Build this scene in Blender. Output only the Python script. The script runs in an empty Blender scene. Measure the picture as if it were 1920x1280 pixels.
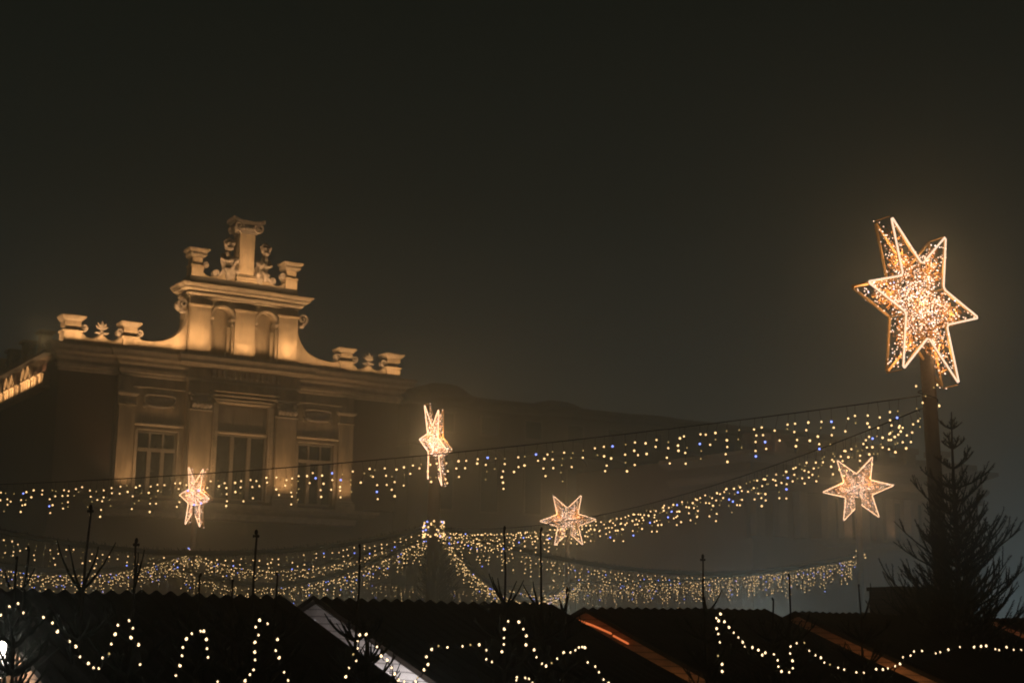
import bpy, math, random
from mathutils import Vector, Matrix
random.seed(7)
R = math.radians
scene = bpy.context.scene
col = scene.collection

# ------------------------------------------------------------------ camera
FPX = 2667.0                       # 50 mm lens on a 36 mm sensor, in pixels of the 1920 px wide photograph
PITCH, ROLL, EYE = R(10.8), R(0.8), 3.0
FW = Vector((0, math.cos(PITCH), math.sin(PITCH)))
R0 = Vector((1, 0, 0)); U0 = R0.cross(FW)
RT = R0 * math.cos(ROLL) + U0 * math.sin(ROLL); UP = RT.cross(FW)
CAM = Vector((0, 0, EYE))
cd = bpy.data.cameras.new('camera'); cam = bpy.data.objects.new('camera', cd); col.objects.link(cam)
cd.sensor_width = 36.0; cd.lens = 36.0 * FPX / 1920.0; cd.clip_start = 0.1; cd.clip_end = 3000
M = Matrix((RT, UP, -FW)).transposed().to_4x4(); M.translation = CAM
cam.matrix_world = M
scene.camera = cam

def at(px, py, depth):             # a point of the place seen at that pixel, DEPTH metres along the view axis
    return CAM + (FW + RT * ((px - 960) / FPX) - UP * ((py - 640) / FPX)) * depth

# ------------------------------------------------------------------ night sky
SKY_STRENGTH = 0.9
world = bpy.data.worlds.new('World'); scene.world = world; world.use_nodes = True
nt = world.node_tree; bg = nt.nodes['Background']
tc = nt.nodes.new('ShaderNodeTexCoord'); sx = nt.nodes.new('ShaderNodeSeparateXYZ')
nt.links.new(tc.outputs['Generated'], sx.inputs[0])
rp = nt.nodes.new('ShaderNodeValToRGB'); nt.links.new(sx.outputs['Z'], rp.inputs[0])
els = rp.color_ramp.elements
els[0].position = 0.0; els[0].color = (0.056, 0.056, 0.055, 1)
els[1].position = 0.45; els[1].color = (0.0072, 0.0076, 0.0052, 1)
e = els.new(0.13); e.color = (0.026, 0.026, 0.022, 1)
e = els.new(0.28); e.color = (0.0125, 0.0128, 0.0095, 1)
nt.links.new(rp.outputs[0], bg.inputs['Color']); bg.inputs['Strength'].default_value = SKY_STRENGTH

# ------------------------------------------------------------------ exposure and sampling
scene.view_settings.view_transform = 'Standard'; scene.view_settings.look = 'None'
scene.view_settings.exposure = 0.0; scene.view_settings.gamma = 1.0
scene.render.engine = 'CYCLES'
cy = scene.cycles
cy.max_bounces = 5; cy.diffuse_bounces = 2; cy.glossy_bounces = 2; cy.transmission_bounces = 2; cy.volume_bounces = 1
cy.caustics_reflective = False; cy.caustics_refractive = False
cy.sample_clamp_indirect = 1.0; cy.sample_clamp_direct = 6.0
cy.use_light_tree = True
cy.use_denoising = True; cy.denoiser = 'OPENIMAGEDENOISE'; cy.denoising_input_passes = 'RGB_ALBEDO_NORMAL'; cy.denoising_prefilter = 'ACCURATE'
cy.use_adaptive_sampling = False
cy.pixel_filter_type = 'BLACKMAN_HARRIS'; cy.filter_width = 1.9

# ------------------------------------------------------------------ materials
def mat(name, color, rough=0.8, metal=0.0, var=0.25, scale=3.0, bump=0.0, streak=False, spec=0.3):
    m = bpy.data.materials.new(name); m.use_nodes = True
    n, l = m.node_tree.nodes, m.node_tree.links
    b = n['Principled BSDF']
    b.inputs['Roughness'].default_value = rough; b.inputs['Metallic'].default_value = metal
    b.inputs['Specular IOR Level'].default_value = spec
    t = n.new('ShaderNodeTexCoord'); nz = n.new('ShaderNodeTexNoise')
    nz.inputs['Scale'].default_value = scale; nz.inputs['Detail'].default_value = 6; nz.inputs['Roughness'].default_value = 0.65
    if streak:
        mp = n.new('ShaderNodeMapping'); mp.inputs['Scale'].default_value = (1.0, 1.0, 0.22)
        l.new(t.outputs['Object'], mp.inputs[0]); l.new(mp.outputs[0], nz.inputs['Vector'])
    else:
        l.new(t.outputs['Object'], nz.inputs['Vector'])
    rr = n.new('ShaderNodeValToRGB'); l.new(nz.outputs['Fac'], rr.inputs[0])
    rr.color_ramp.elements[0].position = 0.3; rr.color_ramp.elements[1].position = 0.72
    rr.color_ramp.elements[0].color = [c * (1 - var) for c in color] + [1]
    rr.color_ramp.elements[1].color = [min(1, c * (1 + var)) for c in color] + [1]
    l.new(rr.outputs[0], b.inputs['Base Color'])
    if bump:
        bp = n.new('ShaderNodeBump'); bp.inputs['Strength'].default_value = bump; bp.inputs['Distance'].default_value = 0.02
        nz2 = n.new('ShaderNodeTexNoise'); nz2.inputs['Scale'].default_value = scale * 9; nz2.inputs['Detail'].default_value = 5
        l.new(t.outputs['Object'], nz2.inputs['Vector']); l.new(nz2.outputs['Fac'], bp.inputs['Height'])
        l.new(bp.outputs[0], b.inputs['Normal'])
    return m

def glow(name, color, strength, sampled=False):
    m = bpy.data.materials.new(name); m.use_nodes = True
    n, l = m.node_tree.nodes, m.node_tree.links
    n.remove(n['Principled BSDF'])
    e = n.new('ShaderNodeEmission'); e.inputs['Color'].default_value = (*color, 1); e.inputs['Strength'].default_value = strength
    l.new(e.outputs[0], n['Material Output'].inputs['Surface'])
    m.cycles.emission_sampling = 'FRONT' if sampled else 'NONE'
    return m

STONE = mat('pale_stucco', (0.44, 0.35, 0.24), 0.85, var=0.5, scale=2.6, bump=0.5, streak=True)
TRIM = mat('trim_stone', (0.47, 0.39, 0.29), 0.8, var=0.34, scale=3.5, bump=0.4)
REDWALL = mat('red_render', (0.085, 0.045, 0.032), 0.9, var=0.25, scale=1.2, bump=0.2, streak=True)
ORN = mat('ornament_stone', (0.42, 0.36, 0.30), 0.75, var=0.35, scale=9, bump=0.4)
WOODP = mat('painted_window_wood', (0.27, 0.23, 0.18), 0.6, var=0.15, scale=5)
PANE = mat('dark_glass', (0.012, 0.014, 0.015), 0.06, var=0.1, spec=0.5)
LEAD = mat('sheet_metal', (0.05, 0.045, 0.04), 0.55, metal=0.3)
PALEWALL = mat('far_wall', (0.10, 0.07, 0.05), 0.9, var=0.2, scale=1.5, streak=True)
FARTRIM = mat('far_trim', (0.17, 0.14, 0.11), 0.85, var=0.2, scale=3)
ROOFT = mat('roof_tile', (0.09, 0.05, 0.04), 0.85, var=0.3, scale=5)
HUTROOF = mat('bitumen_sheet', (0.022, 0.018, 0.015), 0.9, var=0.35, scale=6, bump=0.3, spec=0.1)
def planks(name, color, scale=7.0):
    m = mat(name, color, 0.7, var=0.3, scale=4, bump=0.2)
    n, l = m.node_tree.nodes, m.node_tree.links
    b = n['Principled BSDF']; src = b.inputs['Base Color'].links[0].from_socket
    t = n.new('ShaderNodeTexCoord'); w = n.new('ShaderNodeTexWave'); w.wave_type = 'BANDS'; w.bands_direction = 'Z'
    w.inputs['Scale'].default_value = scale; w.inputs['Distortion'].default_value = 0.6; w.inputs['Detail'].default_value = 3
    l.new(t.outputs['Object'], w.inputs['Vector'])
    r = n.new('ShaderNodeValToRGB'); r.color_ramp.elements[0].position = 0.02; r.color_ramp.elements[1].position = 0.14
    r.color_ramp.elements[0].color = (0.45, 0.45, 0.45, 1); r.color_ramp.elements[1].color = (1, 1, 1, 1)
    l.new(w.outputs['Fac'], r.inputs[0])
    mx = n.new('ShaderNodeMix'); mx.data_type = 'RGBA'; mx.blend_type = 'MULTIPLY'; mx.inputs[0].default_value = 1
    l.new(src, mx.inputs[6]); l.new(r.outputs[0], mx.inputs[7]); l.new(mx.outputs[2], b.inputs['Base Color'])
    return m
PINE = planks('pine_boards', (0.42, 0.24, 0.13))
WHITEB = planks('white_boards', (0.55, 0.53, 0.52))
DARKWOOD = planks('dark_boards', (0.05, 0.034, 0.022))
POLEWOOD = mat('pole_timber', (0.020, 0.0125, 0.0065), 0.8, var=0.35, scale=3, bump=0.4, streak=True)
BARK = mat('fir_bark', (0.022, 0.018, 0.013), 0.95, var=0.3, scale=20, spec=0.1)
NEEDLE = mat('fir_needles', (0.011, 0.015, 0.010), 0.9, var=0.5, scale=14, spec=0.1)
GOLD = mat('gold_tinsel', (0.62, 0.34, 0.12), 0.45, metal=0.6, var=0.4, scale=25)
GOLDFRAME = mat('gold_frame', (0.70, 0.47, 0.20), 0.5, metal=0.4, var=0.2, scale=8)
CABLE = mat('cable_rubber', (0.012, 0.012, 0.011), 0.8, var=0.2)
COBBLE = mat('granite_setts', (0.07, 0.068, 0.064), 0.7, var=0.4, scale=8, bump=0.6)
STEEL = mat('painted_steel', (0.06, 0.06, 0.06), 0.5, metal=0.6)
TUBE = glow('star_tube', (1.0, 0.60, 0.36), 3.0)
TUBE_NEAR = glow('star_tube_near', (1.0, 0.68, 0.46), 1.5)
LED = glow('star_led', (1.0, 0.61, 0.40), 3.2)
LEDW = glow('star_led_white', (1.0, 0.78, 0.66), 3.4)
LEDB = glow('star_led_blue', (0.55, 0.62, 1.0), 3.0)
WARM = glow('warm_bulb', (1.0, 0.61, 0.25), 2.5)
DIM = glow('dim_bulb', (1.0, 0.66, 0.22), 0.75)
BLUE = glow('blue_bulb', (0.22, 0.30, 1.0), 3.2)
NEARB = glow('near_bulb', (1.0, 0.71, 0.39), 2.8)
NEARD = glow('near_bulb_dim', (1.0, 0.70, 0.26), 0.9)

# ------------------------------------------------------------------ mesh builder and object helpers
class MB:
    def __init__(s): s.v = []; s.f = []; s.m = []; s.mi = 0
    def add(s, vs, fs):
        o = len(s.v); s.v += [tuple(p) for p in vs]; s.f += [tuple(i + o for i in f) for f in fs]; s.m += [s.mi] * len(fs)
    def box(s, x0, x1, y0, y1, z0, z1):
        s.add([(x0,y0,z0),(x1,y0,z0),(x1,y1,z0),(x0,y1,z0),(x0,y0,z1),(x1,y0,z1),(x1,y1,z1),(x0,y1,z1)],
              [(0,3,2,1),(4,5,6,7),(0,1,5,4),(1,2,6,5),(2,3,7,6),(3,0,4,7)])
    def prism(s, poly, y0, y1):            # outline in x, z, swept from y0 to y1
        n = len(poly)
        s.add([(x, y0, z) for x, z in poly] + [(x, y1, z) for x, z in poly],
              [tuple(range(n)), tuple(range(2*n-1, n-1, -1))] + [(i, i+n, (i+1) % n + n, (i+1) % n) for i in range(n)])
    def tube(s, pts, r, seg=6, closed=False):
        pts = [Vector(p) for p in pts]; n = len(pts)
        rs = r if isinstance(r, (list, tuple)) else [r] * n
        vs, fs = [], []
        prev = None
        for i, p in enumerate(pts):
            a = pts[(i-1) % n] if (closed or i > 0) else p
            b = pts[(i+1) % n] if (closed or i < n-1) else p
            t = (b - a); t = t.normalized() if t.length > 1e-9 else Vector((0,0,1))
            ref = prev if prev is not None else (Vector((0,0,1)) if abs(t.z) < 0.9 else Vector((1,0,0)))
            x = (ref - t * ref.dot(t)); x = x.normalized() if x.length > 1e-6 else t.orthogonal().normalized()
            prev = x; y = t.cross(x)
            for k in range(seg):
                an = 2 * math.pi * k / seg
                vs.append(p + (x * math.cos(an) + y * math.sin(an)) * rs[i])
        for i in range(n if closed else n - 1):
            j = (i + 1) % n
            for k in range(seg):
                k2 = (k + 1) % seg
                fs.append((i*seg+k, i*seg+k2, j*seg+k2, j*seg+k))
        if not closed:
            fs.append(tuple(range(seg-1, -1, -1))); fs.append(tuple((n-1)*seg + k for k in range(seg)))
        s.add(vs, fs)
    def mold(s, x0, x1, yb, prof, yf=None):      # profile (d, z) along the front x0..x1 with mitred returns at both ends, d outward (-y) from yf
        yf = yb if yf is None else yf
        n = len(prof); vs = []; fs = []
        for d, z in prof:
            vs += [(x0-d, yb, z), (x0-d, yf-d, z), (x1+d, yf-d, z), (x1+d, yb, z)]
        for i in range(n - 1):
            for k in range(3): fs.append((i*4+k, i*4+k+1, (i+1)*4+k+1, (i+1)*4+k))
        fs.append((0, 3, 2, 1)); t = (n-1)*4; fs.append((t, t+1, t+2, t+3))
        s.add(vs, fs)
    def ball(s, c, r, sc=(1,1,1), seg=10, rings=7):
        vs = [(c[0], c[1], c[2]+r*sc[2])]; fs = []
        for i in range(1, rings):
            th = math.pi * i / rings
            for k in range(seg):
                ph = 2*math.pi*k/seg
                vs.append((c[0]+r*sc[0]*math.sin(th)*math.cos(ph), c[1]+r*sc[1]*math.sin(th)*math.sin(ph), c[2]+r*sc[2]*math.cos(th)))
        vs.append((c[0], c[1], c[2]-r*sc[2]))
        for k in range(seg): fs.append((0, 1+k, 1+(k+1) % seg))
        for i in range(rings-2):
            for k in range(seg):
                a = 1+i*seg
                fs.append((a+k, a+seg+k, a+seg+(k+1) % seg, a+(k+1) % seg))
        a = 1+(rings-2)*seg
        for k in range(seg): fs.append((len(vs)-1, a+(k+1) % seg, a+k))
        s.add(vs, fs)
    def lathe(s, prof, c, seg=16):               # profile (radius, z) round a vertical axis
        vs = []; fs = []; n = len(prof)
        for r, z in prof:
            for k in range(seg):
                an = 2*math.pi*k/seg; vs.append((c[0]+r*math.cos(an), c[1]+r*math.sin(an), c[2]+z))
        for i in range(n-1):
            for k in range(seg): fs.append((i*seg+k, i*seg+(k+1) % seg, (i+1)*seg+(k+1) % seg, (i+1)*seg+k))
        fs.append(tuple(range(seg-1, -1, -1))); fs.append(tuple((n-1)*seg+k for k in range(seg)))
        s.add(vs, fs)
    def octa(s, c, r):
        x, y, z = c
        s.add([(x+r,y,z),(x-r,y,z),(x,y+r,z),(x,y-r,z),(x,y,z+r),(x,y,z-r)],
              [(0,2,4),(2,1,4),(1,3,4),(3,0,4),(2,0,5),(1,2,5),(3,1,5),(0,3,5)])
    def build(s, name, material, parent=None, smooth=False):
        me = bpy.data.meshes.new(name); me.from_pydata(s.v, [], s.f)
        for mm in (material if isinstance(material, (list, tuple)) else [material]): me.materials.append(mm)
        if isinstance(material, (list, tuple)): me.polygons.foreach_set('material_index', s.m)
        if smooth: me.polygons.foreach_set('use_smooth', [True] * len(me.polygons))
        me.update()
        o = bpy.data.objects.new(name, me); col.objects.link(o)
        if parent is not None: o.parent = parent
        return o

def tag(o, label=None, cat=None, group=None, kind=None):
    if label: o['label'] = label
    if cat: o['category'] = cat
    if group: o['group'] = group
    if kind: o['kind'] = kind
    return o
def thing(name, label, cat, loc=(0, 0, 0), rz=0.0, group=None):
    o = bpy.data.objects.new(name, None); col.objects.link(o); o.location = loc; o.rotation_euler = (0, 0, rz)
    return tag(o, label, cat, group)
def lamp(name, kind, loc, color, energy, parent=None, size=0.1, aim=None, spot=None, blend=0.6):
    ld = bpy.data.lights.new(name, kind); ld.color = color; ld.energy = energy
    if kind == 'AREA': ld.shape = 'RECTANGLE'; ld.size = size; ld.size_y = size * 0.4
    else: ld.shadow_soft_size = size
    if kind == 'SPOT': ld.spot_size = spot or R(90); ld.spot_blend = blend
    o = bpy.data.objects.new(name, ld); col.objects.link(o); o.location = loc
    if aim is not None:
        o.rotation_euler = (Vector(aim) - Vector(loc)).to_track_quat('-Z', 'Y').to_euler()
    if parent is not None: o.parent = parent
    return o

# ------------------------------------------------------------------ ground
g = MB(); g.add([(-400,-60,0),(400,-60,0),(400,700,0),(-400,700,0)], [(0,1,2,3)])
tag(g.build('plaza_ground', COBBLE), 'dark stone paving of the market square', kind='structure')

# ------------------------------------------------------------------ ornament helpers
def volute(mb, cx, cz, r, y0, y1, side=1, start=0.0, turns=1.6, thick=None):
    """A scroll in the x-z plane between y0 and y1; SIDE mirrors it."""
    thick = thick or r * 0.28
    n = int(22 * turns); pts = []
    for i in range(n + 1):
        t = i / n; a = start + t * turns * 2 * math.pi; rr = r * (1 - 0.82 * t)
        pts.append((cx + side * rr * math.cos(a), (y0 + y1) / 2, cz + rr * math.sin(a)))
    vs, fs = [], []
    for i, p in enumerate(pts):
        w = thick * (1 - 0.5 * i / n) / 2
        q = pts[min(i+1, n)]; o = pts[max(i-1, 0)]
        t = Vector((q[0]-o[0], 0, q[2]-o[2])).normalized(); nn = Vector((-t.z, 0, t.x))
        for yy in (y0, y1):
            for sg in (-1, 1): vs.append((p[0]+nn.x*w*sg, yy, p[2]+nn.z*w*sg))
    for i in range(n):
        a, b = i*4, (i+1)*4
        fs += [(a, a+1, b+1, b), (a+2, b+2, b+3, a+3), (a, b, b+2, a+2), (a+1, a+3, b+3, b+1)]
    fs += [(0, 2, 3, 1), (n*4, n*4+1, n*4+3, n*4+2)]
    mb.add(vs, fs)
    mb.box(cx-r*0.62, cx+r*0.62, (y0+y1)/2-0.01, y1-0.015, cz-r*0.62, cz+r*0.62) if False else None
    mb.ball((cx, (y0+y1)/2, cz), r*0.17, (1, 0.9, 1), 8, 6)

def leaf(mb, base, tip, w, y, curl=0.08):
    b, t = Vector(base), Vector(tip); d = t - b; s = Vector((-d.z, 0, d.x)).normalized()
    vs = []; n = 6
    for i in range(n + 1):
        u = i / n; ww = w * math.sin(math.pi * (0.12 + 0.83 * u)) * 0.5
        c = b + d * u + Vector((0, -curl * math.sin(u * 2.6), 0))
        vs += [c - s * ww, c + Vector((0, -0.03, 0)), c + s * ww]
    o = len(vs); vs += [v + Vector((0, 0.05, 0)) for v in vs]
    fs = []
    for i in range(n):
        a = i * 3
        fs += [(a, a+1, a+4, a+3), (a+1, a+2, a+5, a+4), (a+o, a+3+o, a+4+o, a+1+o), (a+1+o, a+4+o, a+5+o, a+2+o),
               (a, a+3, a+3+o, a+o), (a+2, a+2+o, a+5+o, a+5)]
    mb.add(vs, fs)

def palmette(mb, cx, y, z, h):
    for k, a in enumerate((-62, -32, 0, 32, 62)):
        l = h * (0.55 if abs(a) > 50 else 0.62 if a else 0.68)
        leaf(mb, (cx, y, z+h*0.35), (cx+l*math.sin(R(a)), y, z+h*0.35+l*math.cos(R(a))), h*0.2, y)
    mb.ball((cx, y, z+h*0.22), h*0.14, (1.2, 0.8, 1))
    for s in (-1, 1):
        leaf(mb, (cx, y, z+h*0.05), (cx+s*h*0.55, y, z+h*0.12), h*0.18, y)
    mb.lathe([(h*0.16, 0), (h*0.12, h*0.06), (h*0.07, h*0.14)], (cx, y, z), 8)

# ------------------------------------------------------------------ the floodlit town hall
FA = R(90 - 57.8)
hall = thing('town_hall', 'floodlit stucco palace with stepped scroll gable, piers and tall windows', 'building', (-19.915 + 8.43 * 0.8462, 61.874 + 8.43 * 0.5329, 0), FA)
HW = 8.43
def part(name, mb, material, parent=None, smooth=False): return mb.build(name, material, parent or hall, smooth)

w = MB()
w.box(-HW, HW, 0.30, 14, 0, 7.84)                              # lower storey
for s in (-1, 1):
    a, b = sorted((s * 5.9, s * HW)); w.box(a, b, 0.05, 13.9, 7.84, 14.45)
w.box(-5.9, 5.9, 0.4, 13.8, 7.84, 14.4)
part('wall', w, REDWALL)
w = MB()
for s in (-1, 1):                                              # side bays, wall round the window openings
    a, b = sorted((s * 2.98, s * 2.65)); w.box(a, b, -0.2, 0.42, 7.9, 13.3)
    a, b = sorted((s * 4.84, s * 5.87)); w.box(a, b, -0.2, 0.42, 7.9, 13.3)
    a, b = sorted((s * 2.98, s * 4.84)); w.box(a, b, -0.2, 0.42, 10.86, 13.3)
    a, b = sorted((s * 1.25, s * 2.72)); w.box(a, b, -0.55, 0.43, 7.9, 14.2)
w.box(-1.25, 1.25, -0.55, 0.43, 12.35, 14.2)
part('bay_wall', w, STONE)
# ledge of the piano nobile, entablature and main cornice
m = MB()
m.mold(-6.0, 6.0, 0.3, [(0, 7.0), (0.08, 7.04), (0.14, 7.3), (0.8, 7.42), (0.95, 7.55), (0.95, 7.68), (0, 7.72)], -0.2)
m.mold(-2.85, 2.85, 0.3, [(0, 7.02), (0.14, 7.28), (0.75, 7.40), (0.9, 7.53), (0.9, 7.685), (0, 7.725)], -0.62)
part('ledge', m, TRIM)
ent = [(0, 12.76), (0.05, 12.76), (0.09, 12.83), (0, 12.86)]
corn = [(0, 13.26), (0.06, 13.30), (0.10, 13.42), (0.20, 13.46), (0.22, 13.60), (0.12, 13.64), (0.14, 13.74), (0.34, 13.86), (0.36, 13.98), (0.44, 14.02), (0.70, 14.07), (0.74, 14.2), (0.86, 14.34), (0.86, 14.44), (0, 14.49)]
m = MB()
m.mold(-HW, HW, 0.2, [(d * 0.8, z) for d, z in corn], 0.04)
m.mold(-5.72, 5.72, 0.19, [(d * 0.86, z - 0.002 if z < 14.4 else z + 0.003) for d, z in corn], -0.2)
part('cornice', m, TRIM)
m = MB()
m.mold(-2.72, 2.72, 0.18, [(0, 13.9), (0.3, 13.96), (0.42, 14.0), (0.60, 14.05), (0.62, 14.2), (0.72, 14.345), (0.72, 14.445), (0, 14.5)], -0.55)
m.mold(-2.72, 2.72, 0.18, [(0, 13.28), (0.04, 13.28), (0.08, 13.36), (0.08, 13.42), (0, 13.44)], -0.55)
part('centre_cornice', m, TRIM)
m = MB()
for k in range(13):                                             # leaf brackets under the centre cornice
    x = -1.62 + k * 0.27
    m.box(x - 0.06, x + 0.06, -0.80, -0.5, 13.62, 13.88)
    m.ball((x, -0.76, 13.58), 0.075, (0.9, 1, 1.2), 8, 6)
for k in range(30):
    x = -1.68 + k * 0.116
    m.box(x - 0.032, x + 0.032, -0.64, -0.5, 13.45, 13.53)
part('bracket_frieze', m, ORN)
for s in (-1, 1):
    m = MB(); a, b = sorted((s * 2.72, s * 5.1)); m.mold(a, b, 0.1, ent, -0.2)
    part('architrave', m, TRIM)
# pilasters
for s in (-1, 1):
    x0, x1 = sorted((s * 5.05, s * 5.8))
    p = MB(); p.box(x0, x1, -0.34, 0.3, 8.2, 12.0)
    po = part('pilaster', p, STONE)
    c = MB(); c.mold(x0, x1, 0.3, [(0, 11.9), (0.04, 11.9), (0.06, 11.96), (0, 12.0)], -0.34)
    c.box(x0 + 0.02, x1 - 0.02, -0.33, 0.3, 12.0, 12.36)
    c.mold(x0, x1, 0.3, [(0, 12.34), (0.05, 12.36), (0.12, 12.44), (0.12, 12.52), (0, 12.55)], -0.34)
    c.build('capital', TRIM, po)
    c = MB(); c.mold(x0, x1, 0.3, [(0, 7.7), (0.14, 7.7), (0.14, 8.04), (0.08, 8.06), (0.1, 8.12), (0.04, 8.2), (0, 8.21)], -0.34)
    c.build('plinth', TRIM, po)
    x0, x1 = sorted((s * 1.62, s * 2.62))
    p = MB(); p.box(x0, x1, -0.72, 0.3, 8.3, 12.0)
    po = part('pilaster', p, STONE)
    c = MB(); c.mold(x0, x1, 0.3, [(0, 11.9), (0.04, 11.9), (0.06, 11.95), (0, 12.0)], -0.72)
    c.box(x0 + 0.03, x1 - 0.03, -0.71, 0.3, 12.0, 12.62)
    for q in (-1, 1):
        cx = (x0 + x1) / 2 + q * 0.42
        volute(c, cx, 12.5, 0.15, -0.86, -0.6, q, R(90), 1.5)
    for q in range(5):
        xx = x0 + 0.12 + q * (x1 - x0 - 0.24) / 4
        leaf(c, (xx, -0.73, 12.0), (xx, -0.76, 12.34), 0.2, -0.74, 0.12)
    c.mold(x0, x1, 0.3, [(0, 12.62), (0.1, 12.64), (0.12, 12.72), (0, 12.75)], -0.72)
    c.build('capital', ORN, po)
    c = MB(); c.mold(x0, x1, 0.3, [(0, 7.7), (0.14, 7.7), (0.14, 8.08), (0.08, 8.1), (0.1, 8.18), (0.04, 8.28), (0, 8.3)], -0.72)
    c.build('plinth', TRIM, po)
# windows
def window(x0, x1, z0, z1, y, cols, trans=None):
    f = MB(); ft = 0.07
    f.box(x0, x0 + ft, y - 0.05, y + 0.08, z0, z1); f.box(x1 - ft, x1, y - 0.05, y + 0.08, z0, z1)
    f.box(x0 + ft, x1 - ft, y - 0.05, y + 0.08, z1 - ft, z1); f.box(x0 + ft, x1 - ft, y - 0.05, y + 0.08, z0, z0 + 0.1)
    for k in range(1, cols):
        x = x0 + (x1 - x0) * k / cols
        f.box(x - 0.085, x + 0.085, y - 0.09, y + 0.08, z0 + 0.1, (trans - 0.06) if trans else z1 - ft)
        if trans: f.box(x - 0.04, x + 0.04, y - 0.055, y + 0.08, trans + 0.06, z1 - ft)
    if trans:
        f.box(x0 + ft, x1 - ft, y - 0.12, y + 0.08, trans - 0.06, trans + 0.06)
        f.box(x0 + ft, x1 - ft, y - 0.15, y + 0.06, trans + 0.0605, trans + 0.09)
    o = part('window', f, WOODP)
    for k in range(cols):
        a = x0 + (x1 - x0) * k / cols; b = x0 + (x1 - x0) * (k + 1) / cols
        g = MB(); g.box(a + 0.05, b - 0.05, y + 0.03, y + 0.05, z0 + 0.05, z1 - 0.05)
        g.build('pane', PANE, o)
    return o
for s in (-1, 1):
    x0, x1 = sorted((s * 2.98, s * 4.84))
    o = window(x0, x1, 7.9, 10.84, 0.0, 3, 10.0)
    h = MB(); h.mold(x0 - 0.16, x1 + 0.16, 0.0, [(0, 11.06), (0.1, 11.1), (0.12, 11.16), (0, 11.19)], -0.2)
    h.mold(x0, x1, 0.0, [(0, 10.86), (0.05, 10.865), (0.06, 10.93), (0, 10.95)], -0.2)
    for q in (x0 - 0.14, x1): h.box(q, q + 0.14, -0.25, 0.0, 7.9, 10.86)
    h.build('surround', TRIM, o)
o = window(-1.25, 1.25, 7.92, 10.95, -0.30, 3)
b = MB()
b.box(-1.25, 1.25, -0.36, 0.2, 11.13, 12.34)
for k in range(3):
    a = -1.16 + k * 0.81
    for (p, q, r_, t) in ((a, a + 0.05, 11.24, 12.2), (a + 0.65, a + 0.7, 11.24, 12.2), (a + 0.05, a + 0.65, 11.24, 11.29), (a + 0.05, a + 0.65, 12.15, 12.2)):
        b.box(p, q, -0.385, -0.3, r_, t)
b.build('blind_panel', WOODP, o)
h = MB()
h.mold(-1.25, 1.25, 0.1, [(0, 10.96), (0.03, 10.97), (0.16, 11.0), (0.16, 11.08), (0, 11.12)], -0.32)
for z, d in ((12.36, 0.06), (12.48, 0.1), (12.66, 0.14), (12.84, 0.2)):
    h.mold(-1.3 - (z - 12.36) * 0.4, 1.3 + (z - 12.36) * 0.4, 0.1, [(0, z), (d, z + 0.02), (d + 0.03, z + 0.06), (d + 0.03, z + 0.09), (0, z + 0.1)], -0.55)
for s in (-1, 1):
    a, c = sorted((s * 1.25, s * 1.5)); h.box(a, c, -0.62, 0.0, 7.9, 12.34)
    for k in range(20):                                         # carved drops down the jamb
        h.ball((s * 1.375, -0.63, 8.3 + k * 0.15), 0.055, (1, 0.7, 1.1), 6, 5)
h.build('surround', TRIM, o)
# cartouches over the side windows
for s in (-1, 1):
    cx = s * 3.91; m = MB()
    pts = []
    for i in range(28):
        a = 2 * math.pi * i / 28
        pts.append((cx + 0.72 * math.copysign(abs(math.cos(a)) ** 0.6, math.cos(a)), -0.26, 12.25 + 0.27 * math.copysign(abs(math.sin(a)) ** 0.7, math.sin(a)) + 0.08 * math.cos(a) ** 2))
    m.tube(pts, 0.055, 6, True)
    for i in range(9):
        x = cx - 0.66 + i * 0.165; m.ball((x, -0.25, 11.93 + 0.09 * (abs(i - 4) / 4) ** 2), 0.06, (1.2, 0.8, 0.8), 8, 5)
    for q in (-1, 1): volute(m, cx + q * 0.66, 12.0, 0.11, -0.32, -0.19, q, R(-90), 1.3)
    m.ball((cx, -0.2, 12.27), 0.3, (1.9, 0.2, 0.62), 14, 8)
    part('cartouche', m, ORN)

# attic parapet with piers and scrolls
def pier(x0, x1, parent=hall):
    p = MB(); y0, y1 = -0.12, 0.62
    p.box(x0, x1, y0, y1, 14.40, 15.0); p.mold(x0, x1, y1, [(0, 14.99), (0.06, 15.0), (0.08, 15.06), (0, 15.09)], y0)
    p.box(x0 + 0.09, x1 - 0.09, y0 + 0.10, y1 - 0.09, 15.06, 15.3)
    p.box(x0 + 0.02, x1 - 0.02, y0 + 0.02, y1 - 0.02, 15.26, 15.54)
    o = part('pier', p, STONE, parent)
    c = MB(); c.mold(x0 + 0.02, x1 - 0.02, y1, [(0, 15.5), (0.03, 15.52), (0.1, 15.58), (0.17, 15.66), (0.19, 15.72), (0, 15.78)], y0 + 0.02)
    c.build('cap', TRIM, o)
    return o
for x0, x1 in ((-8.40, -7.64), (-5.74, -5.1), (5.1, 5.74), (7.64, 8.40)): pier(x0, x1)
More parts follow.
